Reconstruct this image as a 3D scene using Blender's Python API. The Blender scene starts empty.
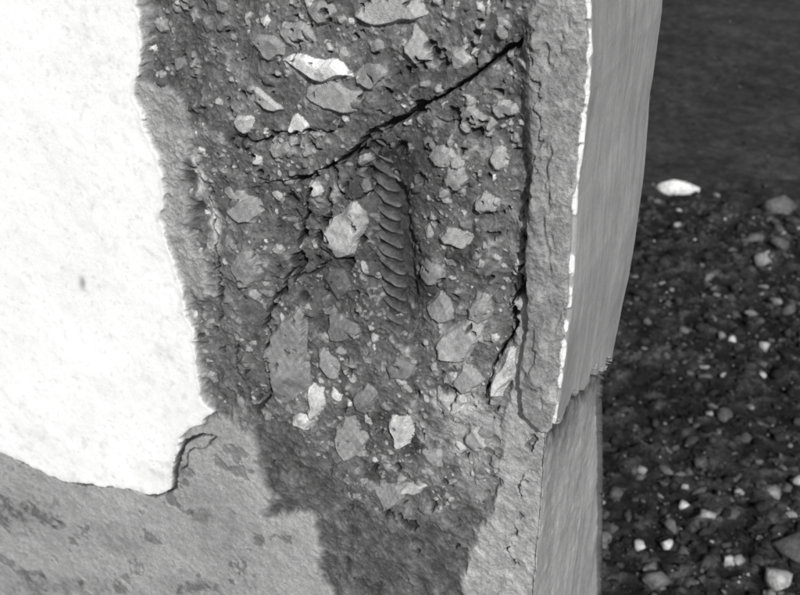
import bpy, bmesh, math, random
import numpy as np
from mathutils import Vector, Matrix
random.seed(5); rng=np.random.default_rng(7)
sc=bpy.context.scene
sc.view_settings.view_transform='Standard'; sc.view_settings.look='None'; sc.view_settings.exposure=0
F32=np.float32
# ------------------------------------------------------------ camera (real place)
yaw=math.radians(24); pit=math.radians(30)
CAM=np.array([0.117,-0.47,0.85]); FP=1100.0
fw=np.array([-math.sin(yaw)*math.cos(pit), math.cos(yaw)*math.cos(pit), -math.sin(pit)])
rt=np.array([math.cos(yaw), math.sin(yaw),0.0]); up=np.cross(rt,fw)
cam=bpy.data.cameras.new("camera"); co=bpy.data.objects.new("camera",cam); sc.collection.objects.link(co)
M=Matrix(((rt[0],up[0],-fw[0],CAM[0]),(rt[1],up[1],-fw[1],CAM[1]),(rt[2],up[2],-fw[2],CAM[2]),(0,0,0,1)))
co.matrix_world=M; cam.lens=36*FP/800; cam.sensor_width=36; cam.clip_start=0.02; cam.clip_end=500
cam.dof.use_dof=True; cam.dof.focus_distance=0.58; cam.dof.aperture_fstop=18
sc.camera=co
def ray(u,v):
    return fw*FP+rt*(u-400)+up*(297.5-v)
def onY(u,v,y=0.0):
    d=ray(u,v); t=(y-CAM[1])/d[1]; return CAM+d*t
def onX(u,v,x):
    d=ray(u,v); t=(x-CAM[0])/d[0]; return CAM+d*t
def onZ(u,v,z=0.0):
    d=ray(u,v); t=(z-CAM[2])/d[2]; return CAM+d*t
def proj(X,Y,Z):
    dx=X-CAM[0];dy=Y-CAM[1];dz=Z-CAM[2]
    w=dx*fw[0]+dy*fw[1]+dz*fw[2]; w=np.maximum(w,0.05)
    return (400+FP*(dx*rt[0]+dy*rt[1]+dz*rt[2])/w).astype(F32),(297.5-FP*(dx*up[0]+dy*up[1]+dz*up[2])/w).astype(F32)
# ------------------------------------------------------------ noise
def hsh(xi,yi,seed):
    h=(xi.astype(np.int64)*374761393+yi.astype(np.int64)*668265263+seed*974126177)&0xffffffff
    h=((h^(h>>13))*1274126177)&0xffffffff
    h=((h^(h>>15))*2246822519)&0xffffffff
    return ((h^(h>>16))&0xffffff).astype(F32)/F32(16777215)
def vn(x,y,seed):
    xf=np.floor(x);yf=np.floor(y);fx=(x-xf).astype(F32);fy=(y-yf).astype(F32)
    fx=fx*fx*(3-2*fx);fy=fy*fy*(3-2*fy)
    a=hsh(xf,yf,seed);b=hsh(xf+1,yf,seed);c=hsh(xf,yf+1,seed);d=hsh(xf+1,yf+1,seed)
    return (a+(b-a)*fx)*(1-fy)+(c+(d-c)*fx)*fy
def fbm(x,y,sc_,seed,o=4,g=0.5):
    s=0;a=1.0;t=0
    for i in range(o):
        ang=0.9*i+0.5
        xx=(x*math.cos(ang)-y*math.sin(ang))/sc_*1.93**i+13.7*i; yy=(x*math.sin(ang)+y*math.cos(ang))/sc_*1.93**i-7.1*i
        s=s+a*vn(xx,yy,seed+i*17); t+=a; a*=g
    return s/t*2-1
def sst(a,b,x):
    t=np.clip((x-a)/(b-a),0,1); return t*t*(3-2*t)
def sdpoly(U,V,P):
    P=np.array(P,float);n=len(P);d=np.full(U.shape,1e9,F32);ins=np.zeros(U.shape,bool)
    for i in range(n):
        a=P[i];b=P[(i+1)%n];e=b-a
        px=U-a[0];py=V-a[1];t=np.clip((px*e[0]+py*e[1])/(e@e),0,1)
        d=np.minimum(d,((px-e[0]*t)**2+(py-e[1]*t)**2).astype(F32))
        if a[1]!=b[1]:
            c=((a[1]>V)!=(b[1]>V))&(U<(b[0]-a[0])*(V-a[1])/(b[1]-a[1])+a[0]); ins^=c
    d=np.sqrt(d); return np.where(ins,d,-d)
def sdline(U,V,P,W):
    r=np.full(U.shape,1e9,F32)
    for i in range(len(P)-1):
        a=np.array(P[i],float);b=np.array(P[i+1],float);e=b-a
        px=U-a[0];py=V-a[1];t=np.clip((px*e[0]+py*e[1])/(e@e),0,1)
        d=np.sqrt((px-e[0]*t)**2+(py-e[1]*t)**2)-(W[i]+(W[i+1]-W[i])*t)
        r=np.minimum(r,d.astype(F32))
    return r
EX=1.15
def A(l): return np.minimum((np.asarray(l,float)/255.0)**2.2/EX,0.86)
# ------------------------------------------------------------ wall grid
cornerpx=[(590,-40),(590,0),(591,60),(589,95),(582,150),(576,200),(571,300),(562,380),(555,428),(541,600)]
cp=np.array([onY(u,v) for u,v in cornerpx]); zo=np.argsort(cp[:,2])
def xc(z): return np.interp(z,cp[zo,2],cp[zo,0])
backpx=[(664,-40),(660,0),(645,140),(628,280),(613,355),(608,400),(608,480),(606,600)]
bp=np.array([onX(u,v,float(xc(0.5))) for u,v in backpx]); zb=np.argsort(bp[:,2])
def dep(z): return np.interp(z,bp[zb,2],bp[zb,1])
def lines(a,segs):
    out=[a]
    for b,st in segs:
        n=max(1,int(round((b-out[-1])/st))); out+=list(np.linspace(out[-1],b,n+1)[1:])
    return np.array(out)
zl=lines(0.0,[(0.10,0.01),(0.17,0.002),(0.738,0.00049),(0.76,0.002),(0.86,0.01),(1.5,0.04)])
zl[0]=-0.05
sf=lines(-1.1,[(-0.56,0.03),(-0.47,0.004),(-0.36,0.0012),(-0.31,0.0006),(0.0,0.00042)])
tb=np.concatenate([lines(0.0,[(0.07,0.0028)])[1:],lines(0.07,[(1.0,.006)])[1:]])
bk=lines(0.0,[(0.02,0.004),(1.1,0.05)])[1:]
nf=len(sf);nt=len(tb);nb=len(bk)
Z=np.repeat(zl[:,None],nf+nt+nb,1); XC=xc(zl)[:,None]; DP=dep(zl)[:,None]
X=np.zeros_like(Z);Y=np.zeros_like(Z);NX=np.zeros_like(Z);NY=np.zeros_like(Z)
r=0.0022
S=sf[None,:]; th=np.clip((r+S)/r,0,1)*math.pi/4
X[:,:nf]=np.where(S>-r, XC-r+r*np.sin(th), XC+S); Y[:,:nf]=np.where(S>-r, r-r*np.cos(th),0)
NX[:,:nf]=np.sin(th);NY[:,:nf]=-np.cos(th)
T=tb[None,:]*DP; th=math.pi/2-np.clip((r-T)/r,0,1)*math.pi/4
X[:,nf:nf+nt]=np.where(T<r,XC-r+r*np.sin(th),XC); Y[:,nf:nf+nt]=np.where(T<r,r-r*np.cos(th),T)
NX[:,nf:nf+nt]=np.sin(th);NY[:,nf:nf+nt]=-np.cos(th)
X[:,nf+nt:]=XC-bk[None,:];Y[:,nf+nt:]=DP;NY[:,nf+nt:]=1
front=np.zeros(Z.shape,bool);front[:,:nf]=True
side=np.zeros(Z.shape,bool);side[:,nf:nf+nt]=True
U0,V0=proj(X,Y,Z)
U,V=proj(X,Y+np.where(front,0.007,0),Z)
SM=np.zeros_like(Z);SM[:,:nf]=sf*1000;SM[:,nf:nf+nt]=T*1000;SM[:,nf+nt:]=(DP+bk[None,:])*1000
ZM=Z*1000
n_big=fbm(SM,ZM,40,1,4);n_mid=fbm(SM,ZM,9,21,4);n_fin=fbm(SM,ZM,3,41,3);n_gr=fbm(SM,ZM,1.3,61,2)
n_mid2=fbm(SM,ZM,9,121,4);n_fin2=fbm(SM,ZM,3,141,3)
WX=SM+4*n_mid2;WZ=ZM+4*n_mid
e1_=fbm(SM,ZM,19,221,4,.6);e2_=fbm(SM,ZM,17,251,4,.6)
e3_=.6*fbm(WX,WZ,6.3,271,3)+.4*fbm(WZ,WX,3.7,281,3);e4_=.6*fbm(WX,WZ,6.7,291,3)+.4*fbm(WZ,WX,3.9,311,3)
wu=U+e1_*12+e3_*3.5; wv=V+e2_*12+e4_*3.5
su=U+e1_*5+e3_*2.2; sv=V+e2_*5+e4_*2.2
WH=[(-1500,-900),(143,-900),(143,0),(147,60),(138,95),(150,130),(162,150),(168,190),(162,215),(174,250),(186,290),(196,330),(200,360),(205,398),(215,408),(205,420),(186,432),(180,455),(176,486),(156,493),(135,487),(100,483),(65,480),(40,467),(15,453),(0,446),(-40,430),(-1500,200)]
LB=[(-1500,100),(0,440),(175,440),(215,412),(250,430),(262,470),(270,500),(262,515),(285,512),(302,505),(318,520),(320,560),(334,600),(360,900),(-1500,900)]
CC=[(120,76),(158,84),(182,98),(188,150),(184,190),(197,240),(210,270),(214,296),(198,304),(190,290),(120,290)]
CT=[(500,-900),(524,-200),(527,0),(522,60),(524,100),(528,200),(524,260),(526,330),(516,370),(522,415),(530,425),(545,436),(553,430),(566,415),(573,396),(587,384),(594,372),(606,366),(616,355),(700,300),(1200,-300),(1200,-900)]
FL=[(516,300),(512,380),(500,410),(503,440),(503,470),(492,510),(472,535),(466,560),(458,620),(430,1200),(2500,1200),(2500,300)]
PB=[(262,425),(300,440),(325,470),(350,500),(400,520),(440,520),(470,500),(475,540),(462,600),(450,900),(345,900),(325,595),(318,520),(300,505),(285,512),(262,515),(270,500),(262,470),(250,430)]
BLK=[(-100,-900),(540,-900),(540,20),(518,42),(490,62),(460,85),(430,102),(400,118),(375,130),(355,150),(340,160),(320,172),(270,182),(200,200),(-100,200)]
dW=sdpoly(wu*0.3+su*0.7,sv,WH);dB=sdpoly(wu,wv,LB);dC=sdpoly(wu,wv,CC)
u0=U0+e3_*3+e1_*2; v0=V0+e4_*3+e2_*2
dT=sdpoly(np.where(front,u0,U0+n_mid*3),np.where(front,v0,V0+n_mid*10+n_fin*2),CT)
dF=sdpoly(wu,wv,FL);dP=sdpoly(wu,wv,PB);dK=sdpoly(su,sv,BLK)
lerp=lambda a,b,m:a+(b-a)*m
mW=sst(-1.2,1.2,dW)*front
under=sst(-7,0,dW)*front
mB=sst(-6,4,dB)*front;mC=sst(-6,5,dC)*front
wT=np.where(front&(V0<400),2+7*sst(230,120,V0)+3*np.clip(e1_,0,1),1.4)
wT=np.where(side,.8,wT)
mT=sst(-1,1,dT/wT)
mF=sst(-4,4,dF);mP=sst(-14,10,dP+n_mid*8);mK=sst(-2,2,dK)*sst(225,270,U)
mT=np.where(side|front,mT,1.0);mF=np.where(front,mF,1.0)
# --- aggregate (front only), rasterised as facetted stones
HS=np.full((len(zl),nf),-5.0,F32);LS=np.full((len(zl),nf),-1.0,F32)
SS=sf*1000;ZZ=zl*1000
def stone(px,pz,h0,lum,slope=1.6,tx=0,tz=0,var=0):
    cx=px.mean();cz=pz.mean()
    i0,i1=np.searchsorted(SS,[px.min(),px.max()]);j0,j1=np.searchsorted(ZZ,[pz.min(),pz.max()])
    if i1-i0<2 or j1-j0<2: return
    gx=SS[i0:i1][None,:]-cx;gz=ZZ[j0:j1][:,None]-cz
    R=max(np.ptp(px),np.ptp(pz))
    wx=gx+R*.035*np.sin(gz*10/R+cx)+.08*np.sin(gz*3.1+cz);wz=gz+R*.035*np.sin(gx*10/R+cz)+.08*np.sin(gx*3.3+cx)
    n=len(px);sd=np.full((j1-j0,i1-i0),-1e9)
    x0=px-cx;z0=pz-cz;x1=np.roll(x0,-1);z1=np.roll(z0,-1)
    sg=1 if (x0*z1-x1*z0).sum()>0 else -1
    for k in range(n):
        ex,ez=x1[k]-x0[k],z1[k]-z0[k];L=math.hypot(ex,ez)+1e-9
        sd=np.maximum(sd,sg*((wx-x0[k])*ez-(wz-z0[k])*ex)/L)
    ins=sd<0
    top=h0+tx*gx+tz*gz
    fa=rng.uniform(0,6.28);fs=rng.uniform(.25,.8)
    top=np.minimum(top,h0+fs*(np.cos(fa)*gx+np.sin(fa)*gz)+rng.uniform(.0,.12)*R)
    h=np.minimum(top,-1.0+slope*(-sd)*1.2)
    sub=HS[j0:j1,i0:i1];m=ins&(h>sub)
    l=lum+var*np.sin(gx*fs*3+cx)*np.sin(gz*.9+cz)
    sub[m]=h[m];LS[j0:j1,i0:i1][m]=np.broadcast_to(l,m.shape)[m]
def rpoly(cx,cz,a,b,ang,n):
    t=np.sort((np.arange(n)+rng.uniform(-.36,.36,n))/n*2*math.pi); rr=rng.uniform(.82,1.12,n)
    x=a*rr*np.cos(t);z=b*rr*np.sin(t);c,s_=math.cos(ang),math.sin(ang)
    return cx+x*c-z*s_,cz+x*s_+z*c
def pick(big):
    q=rng.random()
    if q<.14: return rng.uniform(75,105)
    if q<.52: return rng.uniform(125,148)
    if q<.95 or not big: return rng.uniform(146,174)
    return rng.uniform(180,205)
for cnt,lo,hi,hl,hh in ((7500,.55,1.2,.3,.9),(2800,1.2,2.6,.8,1.7),(800,2.5,5.8,1.4,2.7)):
    for k in range(cnt):
        a=lo+(hi-lo)*rng.random()**1.4; b=a*rng.uniform(.5,1)
        cx=rng.uniform(-245,-15);cz=rng.uniform(170,735)
        px,pz=rpoly(cx,cz,a,b,rng.uniform(0,3.14),int(rng.integers(5,9)))
        stone(px,pz,rng.uniform(hl,hh),pick(hi>2),1.5,rng.uniform(-.22,.22),rng.uniform(-.22,.22),6)
BIG=[(322,66,74,24,14,222,3.0),(395,8,76,38,-8,165,2.6),(300,34,38,30,10,150,2),(338,96,60,32,12,150,1.6),(262,98,46,18,28,178,2),
(245,122,21,20,0,195,2),(300,124,24,22,0,205,2),(421,45,30,42,-5,158,2),(465,56,30,22,-30,172,2),(441,157,28,24,10,165,1.8),
(343,233,40,58,28,188,3.4),(315,190,14,19,0,190,2),(363,163,17,15,0,215,3),(288,360,46,104,-4,136,4.0),(248,268,32,42,8,150,2),
(327,366,18,34,-30,150,2),(316,399,18,46,12,195,2.6),(303,421,24,13,20,200,2.6),(350,438,36,44,0,145,2),(400,434,27,40,-12,200,2.8),
(459,341,60,34,-32,162,3.0),(470,377,30,38,30,145,2),(503,374,26,56,24,200,6),(455,240,34,22,10,155,2),(430,275,30,24,20,145,2),
(484,205,24,22,0,160,2),(412,491,28,12,-10,180,2),(385,497,38,26,0,140,1.5),(270,45,34,24,30,140,2),(325,10,30,26,0,145,2),
(372,75,34,26,-20,140,2),(245,210,34,30,0,145,2),(505,110,28,24,10,160,2),(455,180,26,30,0,150,2),(497,160,20,26,0,165,2),
(440,310,28,30,0,140,2),(480,310,26,32,20,145,2),(340,330,38,28,20,120,2),(330,290,34,32,0,112,2),(450,405,34,24,-10,170,2),(478,440,30,26,10,165,2),(283,150,28,16,-10,150,2),(470,120,30,30,-20,150,2),(400,370,30,22,10,125,2),(365,400,24,30,0,125,2),(430,460,26,22,0,150,2)]
for bi,(u,v,w,h,an,l,pr) in enumerate(BIG):
    n=int(rng.integers(6,9));t=(np.arange(n)+rng.uniform(-.3,.3,n))/n*2*math.pi
    c,s_=math.cos(math.radians(an)),math.sin(math.radians(an))
    P=[]
    for tt in t:
        q=rng.uniform(.93,1.15);x=w/2*q*math.cos(tt);y=h/2*q*math.sin(tt)
        P.append(onY(u+x*c-y*s_,v+x*s_+y*c,0.007))
    P=np.array(P);px=(P[:,0]-xc(P[:,2]))*1000;pz=P[:,2]*1000
    stone(px,pz,pr+0.6,l+1000,1.7,rng.uniform(-.1,.1),rng.uniform(-.1,.08),9)
bigm=LS>900; LS=np.where(bigm,LS-1000,LS)
HSf=np.full(Z.shape,-5.0);LSf=np.full(Z.shape,-1.0);BG=np.zeros(Z.shape,bool)
HSf[:,:nf]=HS;LSf[:,:nf]=LS;BG[:,:nf]=bigm
def g(u,v,ru,rv,an=0):
    c,s_=math.cos(math.radians(an)),math.sin(math.radians(an));du=U-u;dv=V-v
    return np.exp(-(((du*c+dv*s_)/ru)**2+((-du*s_+dv*c)/rv)**2))
low=n_big*2.4+fbm(SM,ZM,18,600,3)*3.0
rg=1-np.abs(fbm(SM,ZM,11,620,3))*2.2
fine=n_mid*1.0+n_fin*0.65+n_gr*0.35-.3+rg*.35
base=-8.5+2.6*mK
base-=6*np.clip(1.5*g(395,255,24,68,-4)*(1+.25*n_mid),0,1)
base-=4.0*g(392,168,38,20,-25)+4*g(330,260,30,50,20)+2.5*g(505,290,14,80)+2*g(330,320,40,30)+3*g(300,250,20,40)+2.5*g(262,330,12,60)
base+=2.0*g(250,330,30,160)-1.5*g(420,450,60,50)+2.5*sst(500,530,U)*sst(200,120,V)
damp=1-0.8*mP
bigsh=np.clip(1.5*g(396,258,15,60,-4),0,1)
clump=sst(-.5,-.1,fbm(SM,ZM,24,660,3))
stn=np.where(LSf>0,HSf,-5)
sth=np.where(BG,stn*1.1+0.5,stn*damp*(1-bigsh)+n_mid*.3-1.2*mP-.6*(1-clump))
pst=fine*(1-0.2*mP)
He=base+low*(1-.3*mP)+np.maximum(pst,sth)
isst=(LSf>0)&(sth>pst-.1)
# the bed the bar lies in: a slot torn open along its length
dbar=sdline(U+n_mid*5,V,[(391,196),(396,250),(401,306)],[9,11,8])
slot=sst(5,-2,dbar+n_fin*2)
He=lerp(He,-18.5+n_mid*1.6+n_fin*.8,slot)
isst&=slot<.5
rd=np.sin((U*0.62-V*0.78+n_mid*16+n_big*20)/5.2)*(0.4+0.6*n_mid2)
He+=rd*1.1*mP
PITS=[(438,52,6),(424,65,4),(446,62,4),(430,44,4),(476,134,5),(489,281,4),(257,172,4),(425,155,3),(400,520,6),(388,516,4),(410,527,5),(330,10,4),(358,36,3),(497,90,3),(244,95,3),(462,150,3),(410,70,3),(388,90,3),(350,375,3),(290,200,4),(312,265,4),(455,300,3),(433,228,3),(372,470,4),(396,470,3),(480,20,3),(276,78,3),(505,65,3),(300,300,4),(415,395,4),(375,150,9),(398,150,7),(366,178,6),(360,245,5),(345,268,6),(420,180,5),(316,240,6),(322,225,5)]
pitm=np.zeros_like(Z)
for (u,v,rr) in PITS:
    d=np.sqrt((U+e3_*9+e4_*3-u)**2+(V+e4_*9-v)**2)-rr; pitm=np.maximum(pitm,sst(1.6,-1.6,d))
npit=sst(0.5,0.68,fbm(WX,WZ,5,300,3))
pitm=np.maximum(pitm,npit*0.8)
He-=pitm*4.0
Hw=-2.0+n_big*0.6+fbm(SM,ZM,14,400,3)*0.3+n_gr*0.04+n_fin*.06-0.8*np.exp(-((np.hypot((U-86)*1.0,(V-281)*.5))/3.0)**2)
fl=sst(0.3,0.45,fbm(SM,ZM,16,430,5,.6))
Hb=-5.2+n_big*0.8+n_mid*0.6+n_fin*0.32+n_gr*.16-fl*0.7
Hc=-5.2+n_mid*1.0+n_fin*0.6+n_gr*0.35
lump=np.maximum(n_mid2,0)*3.4*np.exp(-((U0-533)/9)**2)*front
Ht=np.where(front,n_mid*0.6+n_fin*0.45+n_gr*0.3+lump-1.6*sst(0.2,.5,fbm(SM*1.6,ZM*.6,10,500,3)),n_big*0.5+n_fin*0.06)
Ht=Ht+fbm(SM*2,ZM*.35,7,505,3)*np.where(side,.25,0)
edge_n=fbm(SM*0+3,ZM,14,520,5,.65)
near=np.exp(-(np.where(front,-SM,SM)/2.5)**2)*(front|side)
chip=sst(.15,.45,fbm(SM*.5,ZM,9,540,3))
Ht+=near*((edge_n*1.8-0.4)*0.8-chip*2.6)
gap=np.where(side,np.exp(-((dT+9.0)/8)**2),np.where(front&(V0>425),np.exp(-((dT+3.0)/2.2)**2),0))*(1-mT)
Hf=np.where(front,-6.4+n_mid*1.0+n_fin*0.5+n_gr*.25,-8.6+n_mid*.7+n_fin*.2+n_mid*.8*np.exp(-SM/15))+n_big*.6-gap*3.5
H=He
H=lerp(H,-5.5+n_mid*1.4+n_fin*.8,under*(1-mB))
H=lerp(H,Hf,mF);H=lerp(H,Hb,mB);H=lerp(H,Hc,mC);H=lerp(H,Hw,mW);H=lerp(H,Ht,mT)
def crack(P,W,depth,wob=1.0,uu=None,vv=None):
    uu=U if uu is None else uu;vv=V if vv is None else vv
    d=sdline(uu+(n_fin*2.6+n_mid*8)*wob,vv+(n_fin2*2.6+n_mid2*8)*wob,P,W)+(e3_*2.6+n_fin*1.2)*wob
    return sst(0.9,-0.7,d)*depth
ck=np.zeros_like(Z)
for P,W,D in [
 ([(520,40),(490,62),(460,84),(430,102),(400,118),(378,130),(360,148),(340,162),(318,172),(296,178),(262,182)],[3.4,2.8,2.2,1.9,2.8,3.4,3.2,2.2,1.7,1.2,.4],9),
 ([(238,142),(262,140),(285,134),(310,131),(336,127)],[.7,1.3,1.5,1.2,.5],5),
 ([(322,170),(306,195),(299,232),(292,272),(276,298),(265,325),(268,352),(270,400),(256,418)],[1.8,1.6,2.0,1.6,2.5,2.4,1.8,1.4,.5],8),
 ([(524,190),(524,250),(518,300),(506,343),(490,378),(486,402)],[.3,1.0,1.8,2.0,1.4,.5],6),
 ([(420,108),(445,120),(470,122)],[.3,.8,.2],4),([(330,170),(345,200),(372,190),(395,178)],[.9,.9,1.2,.6],5),
 ([(205,190),(214,240),(222,290),(212,330)],[.4,1.1,.9,.3],4),([(270,285),(300,280),(330,262)],[.5,1.4,.6],5),
 ([(330,195),(322,235),(345,268),(375,285)],[.5,1.4,1.2,.4],5),([(232,340),(240,385),(262,420)],[.3,.8,.3],4),([(440,375),(455,395),(450,420)],[.2,.7,.2],3)]:
    ck=np.maximum(ck,crack(P,W,D))
ck*=front*(1-mT)*(1-mW)
ck2=crack([(-60,425),(0,447),(15,454),(40,468),(65,481),(100,484),(135,488),(156,495),(176,488),(180,456),(187,440),(206,434),(218,437)],[1,.9,1,1.1,.9,1.1,.7,1.5,1.3,1.2,1.8,.8,.3],6,.3)*front
ck2=np.maximum(ck2,crack([(218,437),(205,447),(192,450),(184,470)],[.3,.4,.5,.6],4,.4)*front)
ck3=crack([(537,0),(533,50),(538,95),(540,140),(533,175)],[-.4,.1,.3,0,-.8],1.6,1.2,U0,V0)*front
ck4=crack([(531,432),(527,470),(516,500),(514,540),(503,575),(498,610)],[.6,.4,-.2,.5,0,.4],2.4,1.4)*front
H=H-np.maximum.reduce([ck,ck2,ck3,ck4])
# --- colour (diffuse reflectance, with shade painted into some recesses)
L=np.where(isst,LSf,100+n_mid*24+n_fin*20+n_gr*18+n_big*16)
L=np.where(isst,L+n_fin*9+n_gr*9+n_mid*8,L)
dust=sst(.1,.6,fbm(SM,ZM,12,700,4))
L=np.where(isst&BG,L,L+dust*18)
soil=sst(.05,.5,fbm(SM,ZM,21,720,5,.6))
L=np.where(isst&BG,L,L*(1-.24*soil))
def pat(u,v,ru,rv,an,l,k,keep=0.0):
    global L
    m=np.clip(g(u,v,ru,rv,an)*1.6+n_mid*.6+n_fin*.35-.25,0,1)*k*np.where(isst,1-keep,1); L=lerp(L,l+n_fin*12+n_gr*10,m)
pat(205,20,26,70,0,98,.8);pat(222,330,18,110,-6,105,.7,.4);pat(245,300,26,90,0,112,.5,.7)
pat(390,168,48,30,-20,52,.9,.3);pat(395,250,30,78,-3,58,.8,.3);pat(325,270,30,30,0,80,.7,.6);pat(340,300,40,40,0,86,.6,.6);pat(300,215,16,26,0,95,.5,.6);pat(258,350,8,60,0,75,.6,.5)  # first two: shade of the cavity around the bar, painted dark
pat(470,430,45,30,-15,185,.7,.6);pat(455,405,30,14,0,195,.7,.3);pat(475,480,20,30,10,150,.6,.6)
pat(197,175,5,26,-8,190,.9);pat(212,225,5,28,-8,200,.9);pat(205,210,4,50,-8,180,.6);pat(245,375,20,30,0,105,.6,.6)
L=lerp(L,60+n_mid*16+n_fin*14,slot*.8)  # slot behind the bar darkened in colour to read as shaded
L=lerp(L,np.where(isst&BG,LSf,88+n_mid*28+n_fin*20+n_gr*12+rd*6),mP*.8)
Lf=np.where(front,166+n_mid*26+n_fin*16+n_gr*12-n_big*10,160+n_big*18+n_mid*9+fbm(SM*3,ZM*.3,20,810,4)*24-100*np.exp(-np.maximum(-dT-14,0)/9))  # side: shadow below the broken coat edge painted into the substrate tone
Lb=160+n_mid*16+n_big*16+n_fin*10+n_gr*9-fl*34
st=lambda u,v,ru,rv,an,k:np.clip(g(u,v,ru,rv,an)*1.3+n_mid*1.2+n_fin*.9-.5,0,1)*k
Lb-=60*np.maximum.reduce([st(25,515,40,18,5,1),st(195,585,34,11,5,1),st(60,585,50,14,0,.7),st(120,540,50,20,20,.5),st(205,515,14,10,0,.6),st(280,470,12,30,0,.4)])
Lc=156+n_mid*26+n_fin*20+n_gr*14
Lw=249+n_big*8+n_gr*4+n_fin*4-sst(7,0,dW)*18-16*sst(.1,.6,fbm(SM,ZM,6,450,4))*sst(120,0,dW)-14*sst(.4,.7,fbm(SM,ZM,3.5,460,2))-8*sst(0,.5,fbm(SM,ZM,30,470,4))*sst(240,480,V)-70*np.exp(-((np.hypot((U-86)*1.0,(V-281)*.5))/3.2)**2)
Lt=np.where(front,144+n_mid*24+n_fin*20+n_gr*18-n_big*8,152+n_big*16+fbm(SM*3,ZM*.3,20,820,4)*14+n_gr*4+n_mid*7)
Lt=np.where(front,lerp(Lt,128+n_fin*16,np.exp(-((U0-531)/9)**2)*.8),Lt)
eb=edge_n*1.3-chip*1.5
wl=np.where(front,sst(1.9,.7,-SM+n_fin*1.4+n_mid*2.0-eb*.6),sst(1.9,0.7,SM*.6+n_mid*2-eb*.6))*(front|side)
Lt=lerp(Lt,230+n_fin*14,wl*(1-.7*chip))
L=lerp(L,150+n_mid*24+n_fin*18+n_gr*14,under*(1-mB)*sst(-.3,.3,e1_+.25))
L=lerp(L,Lf,mF);L=lerp(L,Lb,mB);L=lerp(L,Lc,mC);L=lerp(L,Lw,mW);L=lerp(L,Lt,mT)
ckn=np.clip(np.maximum.reduce([ck,ck2,ck3*.6,ck4*.8])/3,0,1)
L=lerp(L,48,ckn*.8); L=lerp(L,42,pitm*(1-mW)*(1-mT)*(1-mF)*(1-mB)*(1-mC)*.8)  # cracks and pits: soiling plus cavity shade, both put into the colour
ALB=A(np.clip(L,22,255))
BM=1-.75*mW-.5*np.where(side,mT,0)
gH=np.abs(np.gradient(H,axis=1));cl=sst(.25,.9,gH)*front*(SM<-6)*(SM>-320)
jx=fbm(H*2.2+SM*.3,ZM,2.6,1200,3)*.9*cl;jz=fbm(ZM,H*2.2+SM*.3,2.2,1230,3)*.7*cl
PX=X+NX*H*.001+jx*.001;PY=Y+NY*H*.001;PZ=Z+jz*.001
L2=1+.25*fbm(H*2.5,ZM,1.6,1260,2)*cl;ALB=np.clip(ALB*L2,.008,.86)
fs_=front|side
lim=XC+H*.001
PX=np.where(front&(H<-r*1000),np.minimum(PX,lim),PX)
PY=np.where(side&(H<-r*1000),np.maximum(PY,-H*.001),PY)
bkm=~fs_;PX[bkm]=X[bkm];PY[bkm]=Y[bkm]
GL=(mP*.5*(1-mF)*(1-mB))
def gridmesh(name,PX,PY,PZ,alb,flip=False,caps=None,gloss=None,bump=None):
    nz,nx=PX.shape
    co_=np.stack([PX,PY,PZ],-1).reshape(-1,3).astype(F32)
    idx=np.arange(nz*nx).reshape(nz,nx)
    q=np.stack([idx[:-1,:-1],idx[:-1,1:],idx[1:,1:],idx[1:,:-1]],-1).reshape(-1,4)
    if flip:q=q[:,::-1]
    loops=q.ravel();starts=np.arange(0,len(loops),4);
    if caps:
        for c in caps:
            starts=np.append(starts,len(loops));loops=np.append(loops,c(idx))
    me=bpy.data.meshes.new(name);me.vertices.add(len(co_));me.vertices.foreach_set('co',co_.ravel())
    me.loops.add(len(loops));me.loops.foreach_set('vertex_index',loops.astype(np.int32))
    me.polygons.add(len(starts));me.polygons.foreach_set('loop_start',starts.astype(np.int32))
    me.update(calc_edges=True);me.validate()
    for nm,ar in (('alb',alb),('gls',gloss),('bmp',bump)):
        if ar is None: ar=np.ones(PX.shape) if nm=='bmp' else None
        if ar is None: continue
        at=me.attributes.new(nm,'FLOAT','POINT');at.data.foreach_set('value',ar.ravel().astype(F32))
    ob=bpy.data.objects.new(name,me);sc.collection.objects.link(ob)
    me.polygons.foreach_set('use_smooth',np.ones(len(me.polygons),bool))
    return ob
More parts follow.
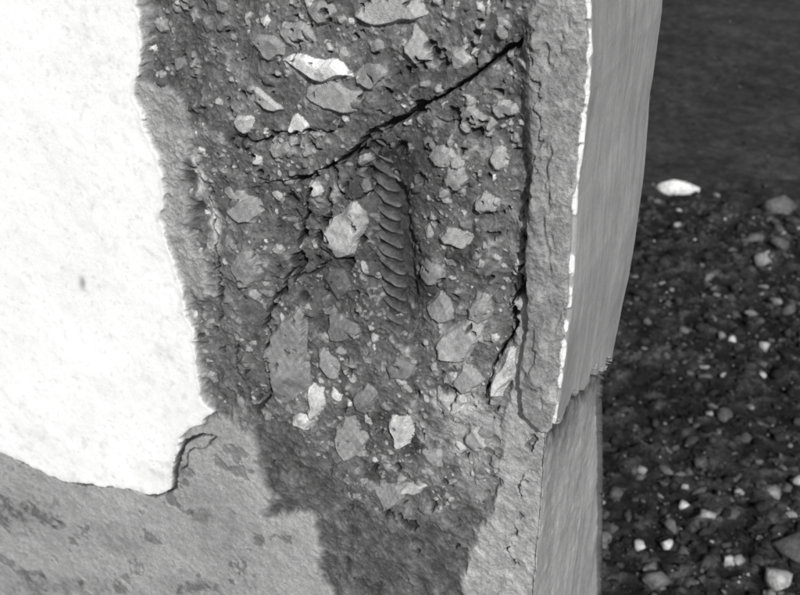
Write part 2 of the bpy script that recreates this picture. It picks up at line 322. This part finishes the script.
def mat(name,s1,s2,bs,bd,rough=.85,var=.25,spec=.3,gls=False):
    m=bpy.data.materials.new(name);m.use_nodes=True;N=m.node_tree;nd=N.nodes;lk=N.links
    b=nd['Principled BSDF'];a=nd.new('ShaderNodeAttribute');a.attribute_name='alb'
    tc=nd.new('ShaderNodeTexCoord')
    def noise(s,d=2):
        n=nd.new('ShaderNodeTexNoise');n.inputs['Scale'].default_value=s;n.inputs['Detail'].default_value=d;lk.new(tc.outputs['Object'],n.inputs['Vector']);return n
    n1=noise(s1);n2=noise(s2)
    def mr(n,v):
        r_=nd.new('ShaderNodeMapRange');r_.inputs[1].default_value=.25;r_.inputs[2].default_value=.75;r_.inputs[3].default_value=1-v;r_.inputs[4].default_value=1+v;lk.new(n.outputs['Fac'],r_.inputs[0]);return r_
    def mul(x,y):
        k=nd.new('ShaderNodeMath');k.operation='MULTIPLY';lk.new(x,k.inputs[0]);lk.new(y,k.inputs[1]);return k.outputs[0]
    var_=mul(mr(n1,var).outputs[0],mr(n2,var*.6).outputs[0])
    if gls:
        ba=nd.new('ShaderNodeAttribute');ba.attribute_name='bmp'
        mx=nd.new('ShaderNodeMix');mx.data_type='FLOAT';lk.new(ba.outputs['Fac'],mx.inputs[0]);mx.inputs[2].default_value=1.0;lk.new(var_,mx.inputs[3]);var_=mx.outputs[0]
    o=mul(a.outputs['Fac'],var_)
    mn=nd.new('ShaderNodeMath');mn.operation='MINIMUM';mn.inputs[1].default_value=.86;lk.new(o,mn.inputs[0])
    lk.new(mn.outputs[0],b.inputs['Base Color'])
    b.inputs['Roughness'].default_value=rough;b.inputs['Specular IOR Level'].default_value=spec
    nb_=noise(bs,2);bp_=nd.new('ShaderNodeBump');bp_.inputs['Distance'].default_value=bd;bp_.inputs['Strength'].default_value=.8
    if gls:
        ga=nd.new('ShaderNodeAttribute');ga.attribute_name='gls'
        k=nd.new('ShaderNodeMapRange');k.inputs[3].default_value=rough;k.inputs[4].default_value=.4;lk.new(ga.outputs['Fac'],k.inputs[0]);lk.new(k.outputs[0],b.inputs['Roughness'])
        lk.new(ba.outputs['Fac'],bp_.inputs['Strength'])
    lk.new(nb_.outputs['Fac'],bp_.inputs['Height']);lk.new(bp_.outputs[0],b.inputs['Normal'])
    return m
root=bpy.data.objects.new('damaged_concrete_wall',None);sc.collection.objects.link(root)
wall=gridmesh('wall_body',PX,PY,PZ,ALB,caps=[lambda i:np.array([i[-1,0],*i[-1,1:]],int),lambda i:np.concatenate([i[:,0][::-1],i[:,-1]])[::-1]],gloss=GL,bump=BM)
wall.data.materials.append(mat('weathered_concrete',1100,220,1500,.0005,.88,.18,gls=True));wall.parent=root
print('grid',Z.shape)
# ------------------------------------------------------------ ribbed bar
p1=onY(385,120,0.0215);p0=onY(404,380,0.0185)
ax=p1-p0;Lb_=np.linalg.norm(ax);ax/=Lb_
e1=np.cross(ax,[0,1,0]);e1/=np.linalg.norm(e1);e2=np.cross(ax,e1)
na,nl=96,800
tt=np.linspace(0,Lb_,nl)[:,None];an=np.linspace(0,2*math.pi,na+1)[None,:]
pitch=.0081
R0=.0068
ta=tt*1000+an*0;aa=an*7+tt*0
amp=np.clip(np.abs(np.cos(an+math.pi/2))*1.6,0,1)*(0.85+.5*fbm(ta,aa,7,960,3))
ph=(tt- .0052*np.cos(an)*1.0+.0009*fbm(ta,aa,5,970,2))/pitch
rib=np.exp(-(((ph-np.floor(ph))-.5)/.21)**2)*amp*.0028
seam=np.exp(-((np.minimum(np.abs(np.sin(an)),1))/.13)**2)*.0010
bn=fbm(ta,aa,3,900,3)*.0007
RR=R0+rib+seam+bn
pts=p0[None,None]+ax*tt[...,None]+(e1*np.cos(an)[...,None]+e2*np.sin(an)[...,None])*RR[...,None]
lb=A(62)+fbm(ta,aa,4,920,3)*.03+rib/.0028*.06
bar=gridmesh('reinforcing_bar',pts[...,0],pts[...,1],pts[...,2],np.clip(lb,.012,.3),flip=True)
bar.data.materials.append(mat('rusted_steel',900,300,2500,.0006,.55,.4,.5))
# ------------------------------------------------------------ ground
q0=onZ(650,200);tb0=-math.sin(yaw)*q0[0]+math.cos(yaw)*q0[1]
def grow(a,b,st,far,k=1.25):
    c=list(np.arange(a,b,st));s=st;x=c[-1]
    R=[]
    while x<far: s*=k;x+=s;R.append(x)
    s=st;x=c[0];Lf_=[]
    while x>-far: s*=k;x-=s;Lf_.append(x)
    return np.array(Lf_[::-1]+c+R)
gx=grow(-.9,.5,.0042,120);gy=grow(.3,2.9,.0042,120)
GX,GY=np.meshgrid(gx,gy)
gm=GX*1000;gn=GY*1000
f1=fbm(gm,gn,160,1000,4);f2=fbm(gm,gn,38,1020,4,.6);f3=fbm(gm,gn,14,1040,2)
TD=-math.sin(yaw)*GX+math.cos(yaw)*GY-tb0
mp=sst(-.09,.10,TD+f1*.10+f2*.05)
GZ=(f1*.008+f2*.012+f3*.006)*(1-mp)+mp*(.004+f1*.004+f2*.004+f3*.001)
fade=np.exp(-np.maximum(np.hypot(GX,GY-1.5)-6,0)/4);GZ=GZ*fade
ga=lerp(.012+np.maximum(f2,0)*.050+sst(.1,.6,f3)*.040,.034+f1*.014+fbm(gm*.5,gn,60,1060,5,.6)*.018+fbm(gm,gn,12,1070,3)*.016,mp)
grd=gridmesh('ground',GX,GY,GZ,np.clip(ga,.006,.2))
grd.data.materials.append(mat('dark_soil',220,40,400,.004,.95,.6,.15))
temps=[]
for k in range(16):
    bm=bmesh.new()
    for i in range(15):
        v=rng.normal(size=3);v/=np.linalg.norm(v);v*=rng.uniform(.75,1.08);bm.verts.new(v)
    bmesh.ops.convex_hull(bm,input=bm.verts);bmesh.ops.delete(bm,geom=[v for v in bm.verts if not v.link_faces],context='VERTS')
    if k%4==0: bmesh.ops.bevel(bm,geom=list(bm.edges),offset=.13,segments=1,affect='EDGES')
    bmesh.ops.triangulate(bm,faces=bm.faces);bm.verts.index_update()
    temps.append((np.array([v.co[:] for v in bm.verts]),np.array([[v.index for v in f.verts] for f in bm.faces])));bm.free()
def rotm(a,b,c):
    return np.array(Matrix.Rotation(a,3,'Z')@Matrix.Rotation(b,3,'X')@Matrix.Rotation(c,3,'Y'))
def rocks(name,items,matr,sub=0):
    VV=[];FF=[];AA=[];o=0
    for (x,y,z,sx,sy,sz,rot,alb,tilt) in items:
        vt,ft=temps[int(rng.integers(16))]
        p=(vt@rotm(*rng.uniform(0,6.28,3)).T)*np.array([sx,sy,sz]);p=p@rotm(rot,tilt,tilt*.5).T
        p+=np.array([x,y,z]);VV.append(p);FF.append(ft+o);AA.append(np.full(len(p),alb));o+=len(p)
    VV=np.concatenate(VV).astype(F32);FF=np.concatenate(FF).astype(np.int32)
    me=bpy.data.meshes.new(name);me.vertices.add(len(VV));me.vertices.foreach_set('co',VV.ravel())
    me.loops.add(FF.size);me.loops.foreach_set('vertex_index',FF.ravel());me.polygons.add(len(FF));me.polygons.foreach_set('loop_start',np.arange(0,FF.size,3,dtype=np.int32))
    me.update(calc_edges=True);me.validate()
    at=me.attributes.new('alb','FLOAT','POINT');at.data.foreach_set('value',np.concatenate(AA).astype(F32))
    ob=bpy.data.objects.new(name,me);sc.collection.objects.link(ob);me.materials.append(matr);return ob
ms=mat('pebble_stone',180,40,500,.003,.85,.4,.25)
its=[]
def hz(x,y):
    i=min(max(np.searchsorted(gx,x),0),len(gx)-1);j=min(max(np.searchsorted(gy,y),0),len(gy)-1);return GZ[j,i]
NG=42000
KX=rng.uniform(-.8,.45,NG);KY=rng.uniform(.3,2.7,NG);CL=vn(KX*6,KY*4,77);BO=vn(KX*7,KY*5,79);C2=vn(KX*16,KY*11,83)
for k in range(NG):
    x,y=KX[k],KY[k]
    far=-math.sin(yaw)*x+math.cos(yaw)*y-tb0+.16*(BO[k]-.5)>0
    if far and rng.random()<.96: continue
    s=.0018+.0095*rng.random()**4.8
    if far: s*=.7
    if rng.random()<.007: s*=1.9
    q=rng.random();al=rng.uniform(.010,.035) if q<.68 else (rng.uniform(.035,.11) if q<.95 else rng.uniform(.13,.42))
    if CL[k]<.45 and rng.random()<.75: al*=.4
    if C2[k]>.7: al*=1.5
    its.append((x,y,hz(x,y)+s*.1,s*rng.uniform(.8,1.4),s*rng.uniform(.6,1.1),s*rng.uniform(.4,.8),rng.uniform(0,6.28),al,rng.uniform(-.3,.3)))
rocks('gravel',its,ms)
for (u,v,w,h,l) in [(677,192,50,18,215),(780,212,36,24,100),(760,264,24,16,130),(752,240,22,14,95),(778,246,24,16,85),(770,495,24,18,125),(776,580,28,24,150),(795,553,46,30,85),(640,547,13,12,180),(667,546,12,11,190),(655,584,32,20,95),(727,564,18,13,160),(786,310,20,14,90),(615,495,16,14,80),(720,338,12,10,115),(690,-4,46,16,130),(703,466,22,16,75),(745,440,18,12,75),(790,520,18,14,130),(612,530,16,12,80),(763,288,12,9,125),(727,300,10,8,130),(690,585,16,12,75),(625,375,14,10,65),(788,180,24,10,65)]:
    p=onZ(u,v);dist=np.linalg.norm(p-CAM);sx=w/2*dist/FP*1.05;sy=h/2*dist/FP*1.3
    rocks('loose_stone',[(p[0],p[1],p[2]+sy*.25,sx,sy,sy*.8,yaw+rng.uniform(-.2,.2),float(A(l))*1.1,0)],ms)
# ------------------------------------------------------------ light
sv_=Vector((0.5,-0.7,0.65)).normalized()
sun=bpy.data.lights.new('sun','SUN');sun.energy=4.1;sun.angle=math.radians(2.5);sun.color=(1,.995,.99)
so=bpy.data.objects.new('sun',sun);sc.collection.objects.link(so);so.rotation_euler=sv_.to_track_quat('Z','Y').to_euler();so.location=(2,-3,3)
w=bpy.data.worlds.new('World');sc.world=w;w.use_nodes=True;nt_=w.node_tree
sk=nt_.nodes.new('ShaderNodeTexSky');sk.sky_type='NISHITA';sk.sun_disc=False
sk.sun_elevation=math.asin(sv_.z);sk.sun_rotation=math.atan2(sv_.x,sv_.y)
bw=nt_.nodes.new('ShaderNodeRGBToBW');nt_.links.new(sk.outputs[0],bw.inputs[0])
bg=nt_.nodes['Background'];nt_.links.new(bw.outputs[0],bg.inputs[0]);bg.inputs[1].default_value=.12
